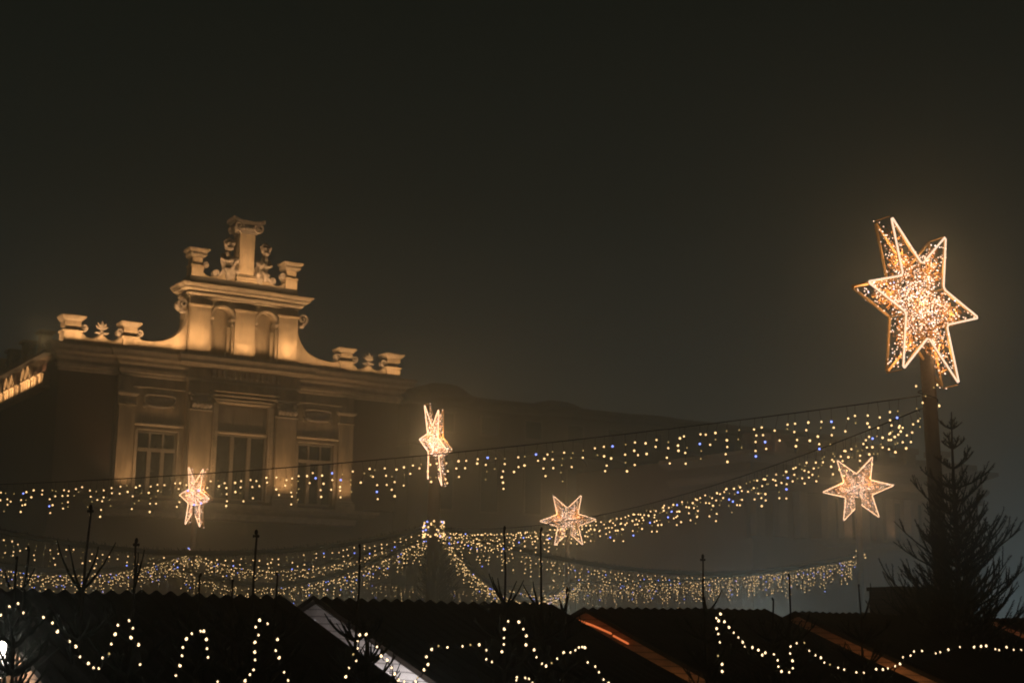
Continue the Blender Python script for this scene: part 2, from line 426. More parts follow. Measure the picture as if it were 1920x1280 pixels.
def sag_wall(s):
    """The low wall dips twice between two piers and carries a palmette in the middle."""
    top = []
    for i in range(41):
        u = i / 40; x = 5.74 + u * 1.9
        z = 14.76 + 0.30 * (1 - abs(math.sin(u * 2 * math.pi))) ** 1.1
        top.append((s * x, z))
    poly = [(s * 5.74, 14.4)] + top + [(s * 7.64, 14.4)]
    if s < 0: poly = poly[::-1]
    w = MB()
    for i in range(40):
        (xa, za), (xb, zb) = top[i], top[i+1]
        q = [(xa, 14.4), (xb, 14.4), (xb, zb), (xa, za)]
        w.prism(q if s > 0 else q[::-1], 0.0, 0.3)
    o = part('scroll_parapet', w, STONE)
    r = MB(); r.tube([(x, 0.13, z + 0.01) for x, z in top], 0.07, 6); r.build('coping', TRIM, o)
    for cx, sd in ((5.74 + 0.13, 1), (7.64 - 0.13, -1)):
        v = MB(); volute(v, s * cx, 15.24, 0.155, -0.06, 0.26, s * sd, R(-90), 1.5, 0.07)
        v.build('volute', ORN, o)
    f = MB(); palmette(f, s * 6.69, 0.08, 15.05, 0.62); f.build('palmette', ORN, o)
for s in (-1, 1): sag_wall(s)
def sweep(s):
    """The big concave quarter curve that leads up to the gable."""
    top = []
    for i in range(31):
        u = i / 30 * math.pi / 2
        x = 4.75 - 2.0 * math.sin(u) ** 1.0; z = 14.96 + 1.72 * (1 - math.cos(u)) ** 1.25
        top.append((s * x, z))
    pre = [(s * (5.1 - 0.35 * t), 15.2 - 0.24 * math.sin(t * math.pi / 2)) for t in (0, .2, .4, .6, .8)]
    top = pre + top
    w = MB()
    for i in range(len(top) - 1):
        (xa, za), (xb, zb) = top[i], top[i+1]
        q = [(xa, 14.4), (xb, 14.4), (xb, zb), (xa, za)]
        w.prism(q if s < 0 else q[::-1], 0.0, 0.35)
    o = part('sweep_wall', w, STONE)
    r = MB(); r.tube([(x, 0.15, z + 0.01) for x, z in top], 0.075, 6); r.build('coping', TRIM, o)
    v = MB(); volute(v, s * 4.98, 15.3, 0.15, -0.06, 0.26, -s, R(-90), 1.5, 0.07); v.build('volute', ORN, o)
    v = MB(); volute(v, s * 3.02, 16.92, 0.26, -0.05, 0.4, s, R(-90), 1.5, 0.12)
    v.ball((s * 3.0, 0.1, 16.58), 0.13, (1.3, 1, 0.8), 8, 6)
    v.build('volute', ORN, o)
for s in (-1, 1): sweep(s)
# gable with two arched niches
gb = MB()
gb.box(-2.72, 2.72, 0.42, 1.2, 14.4, 17.9)
for x0, x1 in ((-2.72, -1.65), (-0.55, 0.55), (1.65, 2.72)): gb.box(x0, x1, -0.1, 0.43, 14.4, 17.9)
ARC_Z = 16.50
for cx in (-1.1, 1.1):
    n = 16; arc = [(cx + 0.5 * math.cos(math.pi * i / n), ARC_Z + 0.5 * math.sin(math.pi * i / n)) for i in range(n + 1)]
    for i in range(n):
        (xa, za), (xb, zb) = arc[i], arc[i+1]
        gb.prism([(xb, zb), (xa, za), (xa, 17.88), (xb, 17.88)], -0.1, 0.42)
    gb.box(cx - 0.55, cx - 0.5, -0.099, 0.42, 14.4, 17.88); gb.box(cx + 0.5, cx + 0.55, -0.099, 0.42, 14.4, 17.88)
gable = part('gable', gb, STONE)
for x0, x1 in ((-2.70, -1.72), (-0.5, 0.5), (1.72, 2.70)):
    p = MB(); p.box(x0, x1, -0.2, 0.0, 14.62, 16.86)
    p.mold(x0, x1, 0.0, [(0, 14.42), (0.05, 14.42), (0.05, 14.56), (0.0, 14.62)], -0.2)
    p.mold(x0, x1, 0.0, [(0, 16.84), (0.03, 16.86), (0.07, 16.92), (0.07, 16.97), (0, 17.0)], -0.2)
    p.build('panel', STONE, gable)
for cx in (-1.1, 1.1):
    a = MB()
    for rr, dd in ((0.56, -0.13), (0.51, -0.11)):
        a.tube([(cx + rr * math.cos(math.pi * i / 18), dd, ARC_Z + rr * math.sin(math.pi * i / 18)) for i in range(19)], 0.045, 6)
    for s in (-1, 1):
        x0, x1 = sorted((cx + s * 0.49, cx + s * 0.60))
        a.mold(x0, x1, 0.40, [(0, 16.1), (0.03, 16.12), (0.04, 16.2), (0, 16.22)], -0.1)
        a.mold(x0, x1, 0.40, [(0, 16.32), (0.04, 16.34), (0.08, 16.42), (0.08, 16.48), (0, 16.5)], -0.1)
    a.build('archivolt', TRIM, gable)
    c = MB(); c.box(cx + 0.34, cx + 0.5, 0.14, 0.30, 14.45, 16.1); c.box(cx - 0.5, cx - 0.42, 0.14, 0.30, 14.45, 16.1)
    c.build('niche_jamb', STONE, gable)
gcor = [(0, 17.28), (0.08, 17.3), (0.1, 17.38), (0.22, 17.44), (0.24, 17.5), (0.14, 17.54), (0.2, 17.58), (0.46, 17.64), (0.48, 17.72), (0.60, 17.82), (0.62, 17.88), (0, 17.95)]
c = MB(); c.mold(-2.68, 2.68, 1.2, gcor, -0.1); c.mold(-0.62, 0.62, 0.2, [(d + 0.06, z + (0.002 if z > 17.6 else -0.002)) for d, z in gcor], -0.1)
c.build('gable_cornice', TRIM, gable)
# crest: dark blocking course, two small piers, ionic column stub and two cherubs
c = MB(); c.box(-2.74, 2.74, 0.1, 1.15, 17.9, 18.36)
crest = part('blocking_course', c, LEAD)
for s in (-1, 1):
    x0, x1 = sorted((s * 2.1, s * 2.68)); p = MB()
    p.box(x0, x1, 0.06, 0.75, 18.36, 18.84); p.mold(x0, x1, 0.75, [(0, 18.82), (0.04, 18.84), (0.05, 18.9), (0, 18.92)], 0.06)
    p.box(x0 + 0.05, x1 - 0.05, 0.12, 0.7, 18.9, 19.3)
    o = part('crest_pier', p, STONE)
    k = MB(); k.mold(x0, x1, 0.75, [(0, 19.28), (0.03, 19.3), (0.1, 19.36), (0.12, 19.42), (0.07, 19.44), (0.12, 19.52), (0.2, 19.58), (0.22, 19.66), (0, 19.72)], 0.06)
    k.build('cap', TRIM, o)
    cw = MB(); n = 24; top = []
    for i in range(n + 1):
        u = i / n; x = 0.42 + u * 1.68
        z = 18.40 + 0.75 * (1 - u) ** 2.2 + 0.26 * max(0, (u - 0.72) / 0.28) ** 2
        top.append((s * x, z))
    for i in range(n):
        (xa, za), (xb, zb) = top[i], top[i+1]
        q = [(xa, 18.3), (xb, 18.3), (xb, zb), (xa, za)]
        cw.prism(q if s > 0 else q[::-1], 0.22, 0.55)
    o = part('crest_wall', cw, STONE)
    v = MB(); volute(v, s * 1.42, 18.66, 0.15, 0.12, 0.5, s, R(-90), 1.6, 0.07); volute(v, s * 1.98, 18.98, 0.13, 0.12, 0.45, -s, R(-90), 1.5, 0.07)
    for a, b, ww in (((0.5, 19.2), (0.95, 18.6), 0.22), ((0.62, 19.25), (1.2, 18.75), 0.2), ((0.5, 18.95), (0.7, 18.5), 0.22), ((0.9, 18.9), (1.35, 18.5), 0.18)):
        leaf(v, (s * a[0], 0.18, a[1]), (s * b[0], 0.14, b[1]), ww, 0.16, 0.12)
    v.build('volute', ORN, o)
cl = MB()
cl.box(-0.48, 0.48, -0.12, 0.85, 18.36, 18.46)
cl.mold(-0.4, 0.4, 0.8, [(0.05, 18.46), (0.1, 18.5), (0.1, 18.58), (0.04, 18.62), (0.06, 18.68), (0.0, 18.73)], 0.0)
cl.box(-0.38, 0.38, 0.0, 0.78, 18.72, 20.78)
colm = part('column', cl, STONE)
k = MB()
k.mold(-0.38, 0.38, 0.78, [(0, 20.74), (0.05, 20.76), (0.05, 20.82), (0, 20.84)], 0.0)
k.box(-0.44, 0.44, -0.06, 0.8, 20.82, 21.2)
for q in range(5): k.ball((-0.3 + q * 0.15, -0.1, 20.98), 0.075, (0.9, 0.7, 1.3), 8, 6)
for s in (-1, 1): volute(k, s * 0.52, 21.05, 0.26, -0.2, 0.85, s, R(60), 1.7, 0.11)
pts = [(x / 10 * 0.78, 21.32 - 0.13 * (1 - (x / 10) ** 2)) for x in range(-10, 11)]
for i in range(20):
    (xa, za), (xb, zb) = pts[i], pts[i+1]
    k.prism([(xa, za), (xb, zb), (xb, zb + 0.18), (xa, za + 0.18)], -0.2 + 0.1 * (1 - (i / 10 - 1) ** 2), 0.85)
k.build('capital', ORN, colm)
for s in (-1, 1):
    b = MB(); cx = s * 0.93
    b.ball((cx, 0.0, 20.03), 0.25, (0.92, 0.95, 1.12), 16, 12)             # head
    b.ball((cx - s * 0.02, -0.2, 19.88), 0.13, (1.1, 0.8, 0.9), 10, 8)      # cheeks and chin
    b.ball((cx - s * 0.03, -0.255, 20.0), 0.045, (0.8, 1.1, 1.2), 8, 6)       # nose
    b.ball((cx - s * 0.02, -0.2, 20.12), 0.1, (1.9, 0.6, 0.4), 10, 6)       # brow
    b.ball((cx - s * 0.03, -0.285, 19.86), 0.045, (1.3, 0.6, 0.45), 8, 5)     # mouth
    b.tube([(cx, 0.05, 19.85), (cx + s * 0.02, 0.1, 19.6), (cx + s * 0.02, 0.2, 19.3), (cx - s * 0.12, 0.25, 18.9), (cx - s * 0.3, 0.3, 18.5)], [0.12, 0.17, 0.29, 0.27, 0.3], 10)
    b.tube([(cx + s * 0.22, 0.12, 19.55), (cx + s * 0.3, -0.02, 19.3), (cx + s * 0.05, -0.1, 19.22), (cx - s * 0.38, -0.12, 19.42)], [0.12, 0.1, 0.08, 0.06], 8)
    b.tube([(cx - s * 0.1, 0.1, 18.95), (cx + s * 0.1, -0.1, 18.8), (cx - s * 0.05, -0.14, 18.5)], [0.17, 0.14, 0.09], 8)
    for q in range(4): b.tube([(cx - s * 0.38, -0.12, 19.42), (cx - s * (0.44 + 0.03 * q), -0.17, 19.5 - 0.06 * q)], [0.035, 0.02], 5)
    o = part('cherub', b, ORN, smooth=True)
    h = MB(); rnd = random.Random(5)
    for q in range(34):
        a = rnd.uniform(0, 2 * math.pi); e_ = rnd.uniform(0.25, 1.5)
        p = Vector((math.cos(a) * math.cos(e_), math.sin(a) * math.cos(e_), math.sin(e_)))
        if p.y < -0.55 and p.z < 0.55: continue
        h.ball((cx + p.x * 0.25, p.y * 0.25, 20.05 + p.z * 0.29), 0.075, (1, 1, 0.9), 7, 5)
    h.ball((cx, 0.0, 20.4), 0.07, (0.8, 0.8, 1.4), 7, 5)
    h.build('curls', ORN, o)
    d = MB()
    for a, bb, ww in (((0.62, 19.5), (0.45, 19.15), 0.2), ((0.72, 19.48), (0.95, 19.12), 0.22), ((0.6, 19.42), (0.66, 19.05), 0.2), ((0.55, 19.0), (0.48, 18.62), 0.18), ((0.8, 19.0), (1.05, 18.6), 0.16)):
        leaf(d, (s * a[0], -0.1, a[1]), (s * bb[0], -0.12, bb[1]), ww, -0.1, 0.12)
    d.build('drapery', ORN, o)

# attic of the receding side front, with paired niches
w = MB()
WY0, WY1 = 1.5, 13.0
X = -HW
pairs = [(4.45, 5.30), (7.55, 8.60), (10.4, 11.3)]
w.box(X - 0.0, X + 0.5, 0.7, 13.85, 13.9, 14.42)
w.box(X - 0.42, X + 0.3, WY0, 13.8, 12.62, 12.76)
part('side_ledge', w, TRIM)
w = MB(); w.box(X - 0.36, X + 0.02, WY0, 13.8, 14.22, 14.36)  # added dark strip that keeps the wing floodlights off the side piers
part('side_light_shield', w, LEAD)
w = MB()
def yprism(mb, poly, x0, x1):      # outline in y, z
    n = len(poly)
    mb.add([(x0, y, z) for y, z in poly] + [(x1, y, z) for y, z in poly],
           [tuple(range(n)), tuple(range(2*n-1, n-1, -1))] + [(i, (i+1) % n, (i+1) % n + n, i+n) for i in range(n)])
for (ya, yb) in [(1.6, 2.5), (3.05, 3.75)] + [(a - 0.38, a + 0.36) for p in pairs for a in p] + [(6.3, 6.9), (9.5, 9.9)]:
    w.box(X - 0.28, X + 0.06, ya, yb, 12.75, 13.28)
    w.box(X - 0.34, X + 0.06, ya - 0.05, yb + 0.05, 13.28, 13.36)
    w.box(X - 0.32, X + 0.06, ya + (yb - ya) * 0.42, ya + (yb - ya) * 0.58, 12.75, 13.27)
part('side_panel', w, STONE)
for p in pairs:
    for a in p:
        v = MB(); n = 12
        pts = [(X - 0.26, a + 0.36 * math.cos(math.pi * i / n), 13.42 + 0.58 * math.sin(math.pi * i / n)) for i in range(n + 1)]
        v.tube(pts, 0.09, 6)
        v.box(X - 0.12, X + 0.06, a - 0.36, a + 0.36, 13.36, 13.7)
        part('side_arch', v, STONE)
for y in (2.3, 4.9, 7.8, 10.6):
    v = MB(); n = 10
    v.tube([(X - 0.1, y + 0.42 * math.cos(math.pi * (1 + i / n)), 14.75 + 0.42 * math.sin(math.pi * (1 + i / n))) for i in range(n + 1)], [0.03 + 0.1 * math.sin(math.pi * i / n) for i in range(n + 1)], 6)
    v.ball((X - 0.1, y + 0.45, 14.8), 0.1); v.ball((X - 0.1, y - 0.45, 14.8), 0.1)
    v.box(X - 0.0, X + 0.3, y - 0.6, y + 0.6, 14.4, 14.46)
    part('volute', v, ORN)
for y in (4.0, 7.1, 10.1, 13.2):
    p = MB(); p.box(X + 0.0, X + 0.5, y - 0.3, y + 0.3, 14.4, 15.5); p.box(X - 0.12, X + 0.6, y - 0.4, y + 0.4, 15.5, 15.64)
    part('side_pier', p, STONE)

# floodlights of the facade: on the main cornice, on the gable cornice and on the ledge
FL = (1.0, 0.565, 0.255)
def flood(x, y, z, power, aim, spot=110, parent=hall):
    lamp('floodlight', 'SPOT', (x, y, z), FL, power, parent, 0.06, aim, R(spot), 0.9)
def strip(xc, length, y, z, power, aim_y, aim_z, spread=110):
    """A linear floodlight lying along the facade and turned up at the wall."""
    ld = bpy.data.lights.new('floodlight_strip', 'AREA'); ld.shape = 'RECTANGLE'; ld.size = length; ld.size_y = 0.12; ld.color = FL; ld.energy = power; ld.spread = R(spread)
    o = bpy.data.objects.new('floodlight_strip', ld); col.objects.link(o); o.parent = hall; o.location = (xc, y, z)
    o.rotation_euler = (math.atan2(aim_y - y, -(aim_z - z)), 0, 0)
    return o
for sgn in (-1, 1):
    strip(sgn * 6.9, 3.0, -0.50, 14.56, 52, 0.0, 15.8)
    strip(sgn * 4.1, 2.3, -0.60, 14.56, 95, 0.0, 16.2)
for sgn in (-1, 0, 1): flood(sgn * 2.2, -0.62, 14.56, 330 if sgn else 400, (sgn * 2.2, -0.28, 17.4), 84)
strip(0, 5.4, -0.66, 14.57, 130, -0.2, 16.6)
for sgn in (-1, 1): strip(sgn * 1.55, 2.4, -0.66, 18.02, 85, 0.15, 19.6)
for sgn in (-1, 1): flood(sgn * 0.95, -0.66, 18.04, 85, (sgn * 0.93, -0.12, 20.2), 42)
strip(0, 0.7, -0.66, 18.02, 36, 0.1, 19.8)
for x, pw, y in ((-5.42, 140, -1.08), (-2.12, 230, -1.46), (2.12, 230, -1.46), (5.42, 140, -1.08)):
    flood(x, y, 7.80, pw, (x, y + 0.5, 11.6), 96)
strip(-3.9, 2.2, -1.08, 7.78, 15, -0.5, 10.6); strip(3.9, 2.2, -1.08, 7.78, 15, -0.5, 10.6); strip(0, 2.6, -1.46, 7.78, 24, -0.9, 11.0)
lamp('floodlight', 'AREA', (X - 0.62, 1.0, 14.6), FL, 25, hall, 0.3, (X, 0.3, 15.6))
for yc, ln in ((4.2, 4.6), (9.2, 4.6)):
    ld = bpy.data.lights.new('floodlight_strip', 'AREA'); ld.shape = 'RECTANGLE'; ld.size = 0.12; ld.size_y = ln; ld.color = FL; ld.energy = 75; ld.spread = R(95)
    o = bpy.data.objects.new('floodlight_strip', ld); col.objects.link(o); o.parent = hall; o.location = (X - 0.6, yc, 12.8)
    o.rotation_euler = (0, math.pi + math.atan2(0.5, 1.0), 0)

# ------------------------------------------------------------------ the long building behind, fading into fog
lb = thing('terrace_building', 'long dim brown building with humped mansard roof fading into fog', 'building', (-5.66, 79.13, 0), FA)
w = MB(); w.box(0, 34, 0, 12, 0, 15.0)
w.build('wall', PALEWALL, lb)
c = MB(); c.mold(0, 34, 12, [(0, 14.5), (0.2, 14.6), (0.25, 14.8), (0.6, 14.95), (0.65, 15.1), (0, 15.2)], 0); c.mold(0, 34, 11.9, [(0, 12.2), (0.15, 12.25), (0.15, 12.4), (0, 12.45)], 0)
c.build('cornice', PALEWALL, lb)
r = MB()
def hump(x):
    return 15.5 + 0.65 * math.exp(-((x - 3.2) / 1.6) ** 4) + 0.35 * math.exp(-((x - 11.3) / 1.5) ** 4) + 0.1 * math.exp(-((x - 19) / 1.8) ** 4)
for i in range(68):
    x = i * 0.5
    r.add([(x, 0.3, 15.05), (x + .5, 0.3, 15.05), (x + .5, 1.8, hump(x + .5)), (x, 1.8, hump(x)), (x, 6, hump(x) + 0.1), (x + .5, 6, hump(x + .5) + 0.1)], [(0, 1, 2, 3), (3, 2, 5, 4)])
r.build('roof', ROOFT, lb)
for k in range(11):
    x = 1.6 + k * 3.0
    for z0, z1 in ((8.6, 11.6), (13.0, 14.2)):
        f = MB(); f.box(x, x + 1.3, -0.05, 0.05, z0, z1)
        if z0 < 10:
            f.tube([(x - 0.2, -0.08, z1 + 0.1)] + [(x + 0.65 - 0.85 * math.cos(math.pi * i / 8), -0.08, z1 + 0.1 + 0.55 * math.sin(math.pi * i / 8)) for i in range(9)], 0.09, 5)
        o = f.build('window', FARTRIM, lb)
        p = MB(); p.box(x + 0.12, x + 1.18, -0.07, 0.0, z0 + 0.1, z1 - 0.1); p.build('pane', PANE, o)

# ------------------------------------------------------------------ the far building behind the fourth star
fb = thing('far_building', 'fog-veiled facade behind the front-facing star with ledge and parapet piers', 'building', (13.37, 58.40, 0), FA)
w = MB(); w.box(-4.6, 9, 0.3, 12, 0, 9.4); w.box(-4.6, 9, 0.0, 0.31, 0, 6.0); w.box(-4.6, 9, 0.0, 0.31, 7.95, 9.4)
w.build('wall', PALEWALL, fb)
c = MB(); c.mold(-0.7, 9, 5, [(0, 5.8), (0.3, 5.9), (0.45, 6.0), (0.45, 6.12), (0, 6.15)], 0); c.mold(-4.6, 9, 5.1, [(0, 8.3), (0.1, 8.35), (0.2, 8.5), (0.2, 8.6), (0, 8.62)], 0)
c.mold(-4.6, 9, 5.2, [(0, 9.0), (0.2, 9.1), (0.5, 9.25), (0.5, 9.4), (0, 9.45)], 0)
c.build('cornice', FARTRIM, fb)
p = MB(); p.box(-4.6, 9, 0.25, 0.5, 9.4, 9.75); p.build('parapet_wall', PALEWALL, fb)
for x in (-3.9, -2.9, -1.7, 0.5, 1.6, 3.0, 4.6, 6.6):
    p = MB(); p.box(x - 0.3, x + 0.3, 0.1, 0.7, 9.4, 9.95); p.box(x - 0.4, x + 0.4, 0.0, 0.8, 9.95, 10.2)
    p.build('pier', FARTRIM, fb)
for x in (-0.35, 0.55, 1.6, 2.35, 3.0, 4.5, 5.6, -1.9, -3.0, -4.2):
    p = MB(); p.box(x - 0.22, x + 0.22, -0.08, 0.32, 6.12, 7.95); p.build('pilaster', FARTRIM, fb)
for x in (0.1, 1.05, 1.98, 2.68, 3.75, 5.05):
    p = MB(); p.box(x - 0.2, x + 0.2, 0.2, 0.32, 6.15, 7.9); o = p.build('window', FARTRIM, fb)
    q = MB(); q.box(x - 0.16, x + 0.16, 0.18, 0.24, 6.2, 7.8); q.build('pane', PANE, o)
for x, pw in ((0.8, 14), (3.4, 20)):
    lamp('floodlight', 'SPOT', (x, -0.5, 6.2), (1.0, 0.55, 0.28), pw, fb, 0.06, (x, 0.0, 7.4), R(130), 0.9)
lamp('floodlight', 'SPOT', (-3.4, -0.4, 9.5), (1.0, 0.5, 0.3), 5, fb, 0.06, (-3.4, 0.2, 10.0), R(140), 0.9)

# ------------------------------------------------------------------ light stars on their poles
def star_axes(a, b, asg, cx, cy):
    """Axes of a star from the foreshortening of its two diameters (in photograph pixels, y down): two orthogonal equal radii, measured about the line of sight."""
    D = FW + RT * ((cx - 960) / FPX) - UP * ((cy - 640) / FPX)
    A = RT * a[0] - UP * a[1]; B = RT * b[0] - UP * b[1]
    ab = A.dot(B); d = A.length_squared - B.length_squared
    q2 = (d + math.sqrt(d*d + 4*ab*ab)) / 2; p2 = q2 - d
    p, q = math.sqrt(max(p2, 0)), math.sqrt(max(q2, 0))
    if -ab < 0: q = -q
    p *= -asg; q *= -asg
    for _ in range(60):                    # Newton on u.v = 0 and |u| = |v|
        u, v = A + D * p, B + D * q
        f1, f2 = u.dot(v), u.length_squared - v.length_squared
        j11, j12, j21, j22 = D.dot(v), D.dot(u), 2 * u.dot(D), -2 * v.dot(D)
        det = j11 * j22 - j12 * j21
        if abs(det) < 1e-9: break
        p -= (f1 * j22 - f2 * j12) / det * 0.7; q -= (j11 * f2 - j21 * f1) / det * 0.7
    u, v = A + D * p, B + D * q
    return u.normalized(), v.normalized(), u.length
STAR_R = 1.16
STAR_POWER = 27.0
def star_outline(Rad, rho=0.42):
    pts = []
    for k in range(6):
        a = R(60 * k); pts.append((Rad * math.cos(a), Rad * math.sin(a)))
        a = R(60 * k + 30); pts.append((Rad * rho * math.cos(a), Rad * rho * math.sin(a)))
    return pts
def star(label, cx, cy, a, b, asg, big=False, pole_d=0.11, collar=None):
    u, v, Rp = star_axes(a, b, asg, cx, cy)
    depth = STAR_R * FPX / Rp
    c = at(cx, cy, depth); nrm = u.cross(v)
    if nrm.dot(FW) > 0: nrm = -nrm
    T = 0.25 if big else 0.14
    behind = c - nrm * (T * 0.5)
    if big: behind += RT * 0.15 + FW * 0.22
    base = (behind.x, behind.y, 0)
    root = thing('star_lamp', label, 'light star', base, 0, 'light stars on poles over the market')
    off = Vector(base)
    def W(x, y, z=0.0): return c + u * x + v * y - nrm * z - off       # star space to the thing's own space
    rnd = random.Random(int(cx))
    tr = 0.0125 if big else 0.0115
    ol = star_outline(STAR_R)
    def rounded(pts):
        out = []
        n = len(pts)
        for i, p in enumerate(pts):
            p = Vector(p); q0 = Vector(pts[i-1]); q1 = Vector(pts[(i+1) % n])
            k = 0.035
            out += [p + (q0 - p).normalized() * k, p + (q1 - p).normalized() * k]
        return out
    t = MB(); t.tube([W(x, y, 0) for x, y in rounded(ol)], tr, 6, True)
    t.build('tube', TUBE_NEAR if big else TUBE, root)
    f = MB()
    back = [W(x, y, T) for x, y in rounded(star_outline(STAR_R * 1.0))]
    f.tube(back, 0.02 if big else 0.014, 5, True)
    f.tube([W(x * 0.985, y * 0.985, 0.02) for x, y in rounded(ol)], 0.012, 5, True)
    for x, y in ol: f.tube([W(x, y, 0.02), W(x, y, T)], 0.008, 4)
    f.build('frame', GOLDFRAME, root)
    def inside():
        while True:
            x, y = rnd.uniform(-1, 1), rnd.uniform(-1, 1)
            r_ = math.hypot(x, y); an = (math.degrees(math.atan2(y, x)) % 60)
            an = R(min(an, 60 - an))
            # edge of a star point from tip (1, 0) to notch (rho at 30 deg)
            nx, ny = 0.42 * math.cos(R(30)), 0.42 * math.sin(R(30))
            X_, Y_ = r_ * math.cos(an), r_ * math.sin(an)
            if Y_ * (1 - nx) < ny * (1 - X_) - 0.01: return x * STAR_R, y * STAR_R
    ts = MB()                                                     # strands of gold tinsel between the two frames
    for k in range(1700 if big else 900):
        x, y = inside(); 
        if math.hypot(x, y) > STAR_R * 0.62 and k % 2: x, y = x * 0.6, y * 0.6
        z = rnd.uniform(0.03, T - 0.03); an = rnd.uniform(0, 6.28); l = rnd.uniform(0.04, 0.11); dz = rnd.uniform(-0.05, 0.05)
        ts.tube([W(x, y, z), W(x + l * math.cos(an) * .6, y + l * math.sin(an) * .6, z + dz)], 0.0055 if big else 0.006, 3)
    ts.build('tinsel', GOLD, root)
    pos = []
    for k in range(1700 if big else 1000):
        x, y = inside()
        if k % 3 == 0: x, y = x * 0.55, y * 0.55
        pos.append((x, y, rnd.uniform(-0.03, T + 0.02)))
    for i in range(len(ol)):                                      # lamps clipped along the rear frame
        p, q = Vector(ol[i]), Vector(ol[(i+1) % len(ol)])
        for j in range(5):
            m_ = p.lerp(q, (j + rnd.random()) / 5); pos.append((m_.x * 1.01, m_.y * 1.01, T + rnd.uniform(-0.05, 0.03)))
    br = 0.0072 if big else 0.0115
    me = {}
    if big:
        rnd.shuffle(pos); near, rest = pos[:100], pos[100:]
        for k, (x, y, z) in enumerate(near):
            kind = 'w' if k % 3 == 0 else 'b' if k % 29 == 1 else 'o'
            if kind not in me:
                m0 = MB(); m0.ball((0, 0, 0), br * (1.35 if kind != 'o' else 1.15), (1, 1, 1), 8, 6)
                o = m0.build('bulb', {'w': LEDW, 'b': LEDB, 'o': LED}[kind], root); me[kind] = o.data
            else:
                o = bpy.data.objects.new('bulb', me[kind]); col.objects.link(o); o.parent = root
            o.location = W(x, y, z)
    else: rest = pos
    bm_ = MB()
    for k, (x, y, z) in enumerate(rest):
        bm_.mi = 1 if k % 5 == 0 else 2 if k % 61 == 7 else 0
        p = W(x, y, z); r_ = br * rnd.uniform(0.6, 1.15)
        if big: bm_.ball(p, r_, (1, 1, 1), 6, 5)
        else: bm_.octa(p, r_ * 1.1)
    bm_.build('bulb_net', [LED, LEDW, LEDB], root)['kind'] = 'stuff'
    p = MB(); top = c.z - STAR_R * 0.25
    p.lathe([(pole_d * 1.05, 0), (pole_d, 3), (pole_d * 0.92, top)], (0, 0, 0), 14)
    if big: p.v = [(x + 0.035 * (top - z) * 0.7, y, z) for x, y, z in p.v]
    p.build('pole', POLEWOOD, root, True)
    for i in range(7 if big else 3):                              # the light of the lit net and tube
        rr, an = (0.0, 0.0) if big and i == 0 else (STAR_R * 0.58, R(60 * i)) if big else (STAR_R * 0.42, R(120 * i + 30))
        lamp('star_light', 'POINT', W(rr * math.cos(an), rr * math.sin(an), T * 0.3), (1.0, 0.50, 0.21), STAR_POWER * (0.4 if big else 2.3), root, 0.14 if big else 0.3)
    k = MB(); k.tube([W(-0.3, 0, T * 0.6), W(0.3, 0, T * 0.6)], 0.02, 5); k.tube([W(0, -0.5, T * 0.6), W(0, 0.3, T * 0.6)], 0.02, 5); k.build('bracket', STEEL, root)
    return root, c, depth
POLE = {}
rootE, c5, d5 = star('large double light star with thick white tube on the nearest wooden pole', 1735, 563, (104, 34), (-14, -163), -1, True, 0.098); POLE['E'] = (c5, d5)
rootD, c4, d4 = star('front-facing light star against the fog before the far facade', 1609, 916, (67.5, -6.5), (-7.2, -66.1), -1); POLE['D'] = (c4, d4)
_, c3, d3 = star('smallest front-facing light star hanging low amid the lights over the market', 1065, 975, (53.5, -1.5), (-1.4, -54.3), -1); POLE['C'] = (c3, d3)
rootB, c2, d2 = star('narrow light star seen nearly edge-on with a fir round its pole', 812, 834, (26.7, 11), (-3.6, -82.6), 1, False, 0.17); POLE['B'] = (c2, d2)
rootA, c1, d1 = star('slim turned light star in front of the floodlit town hall windows', 364, 931, (28.25, 4), (3.9, -63.5), 1); POLE['A'] = (c1, d1)

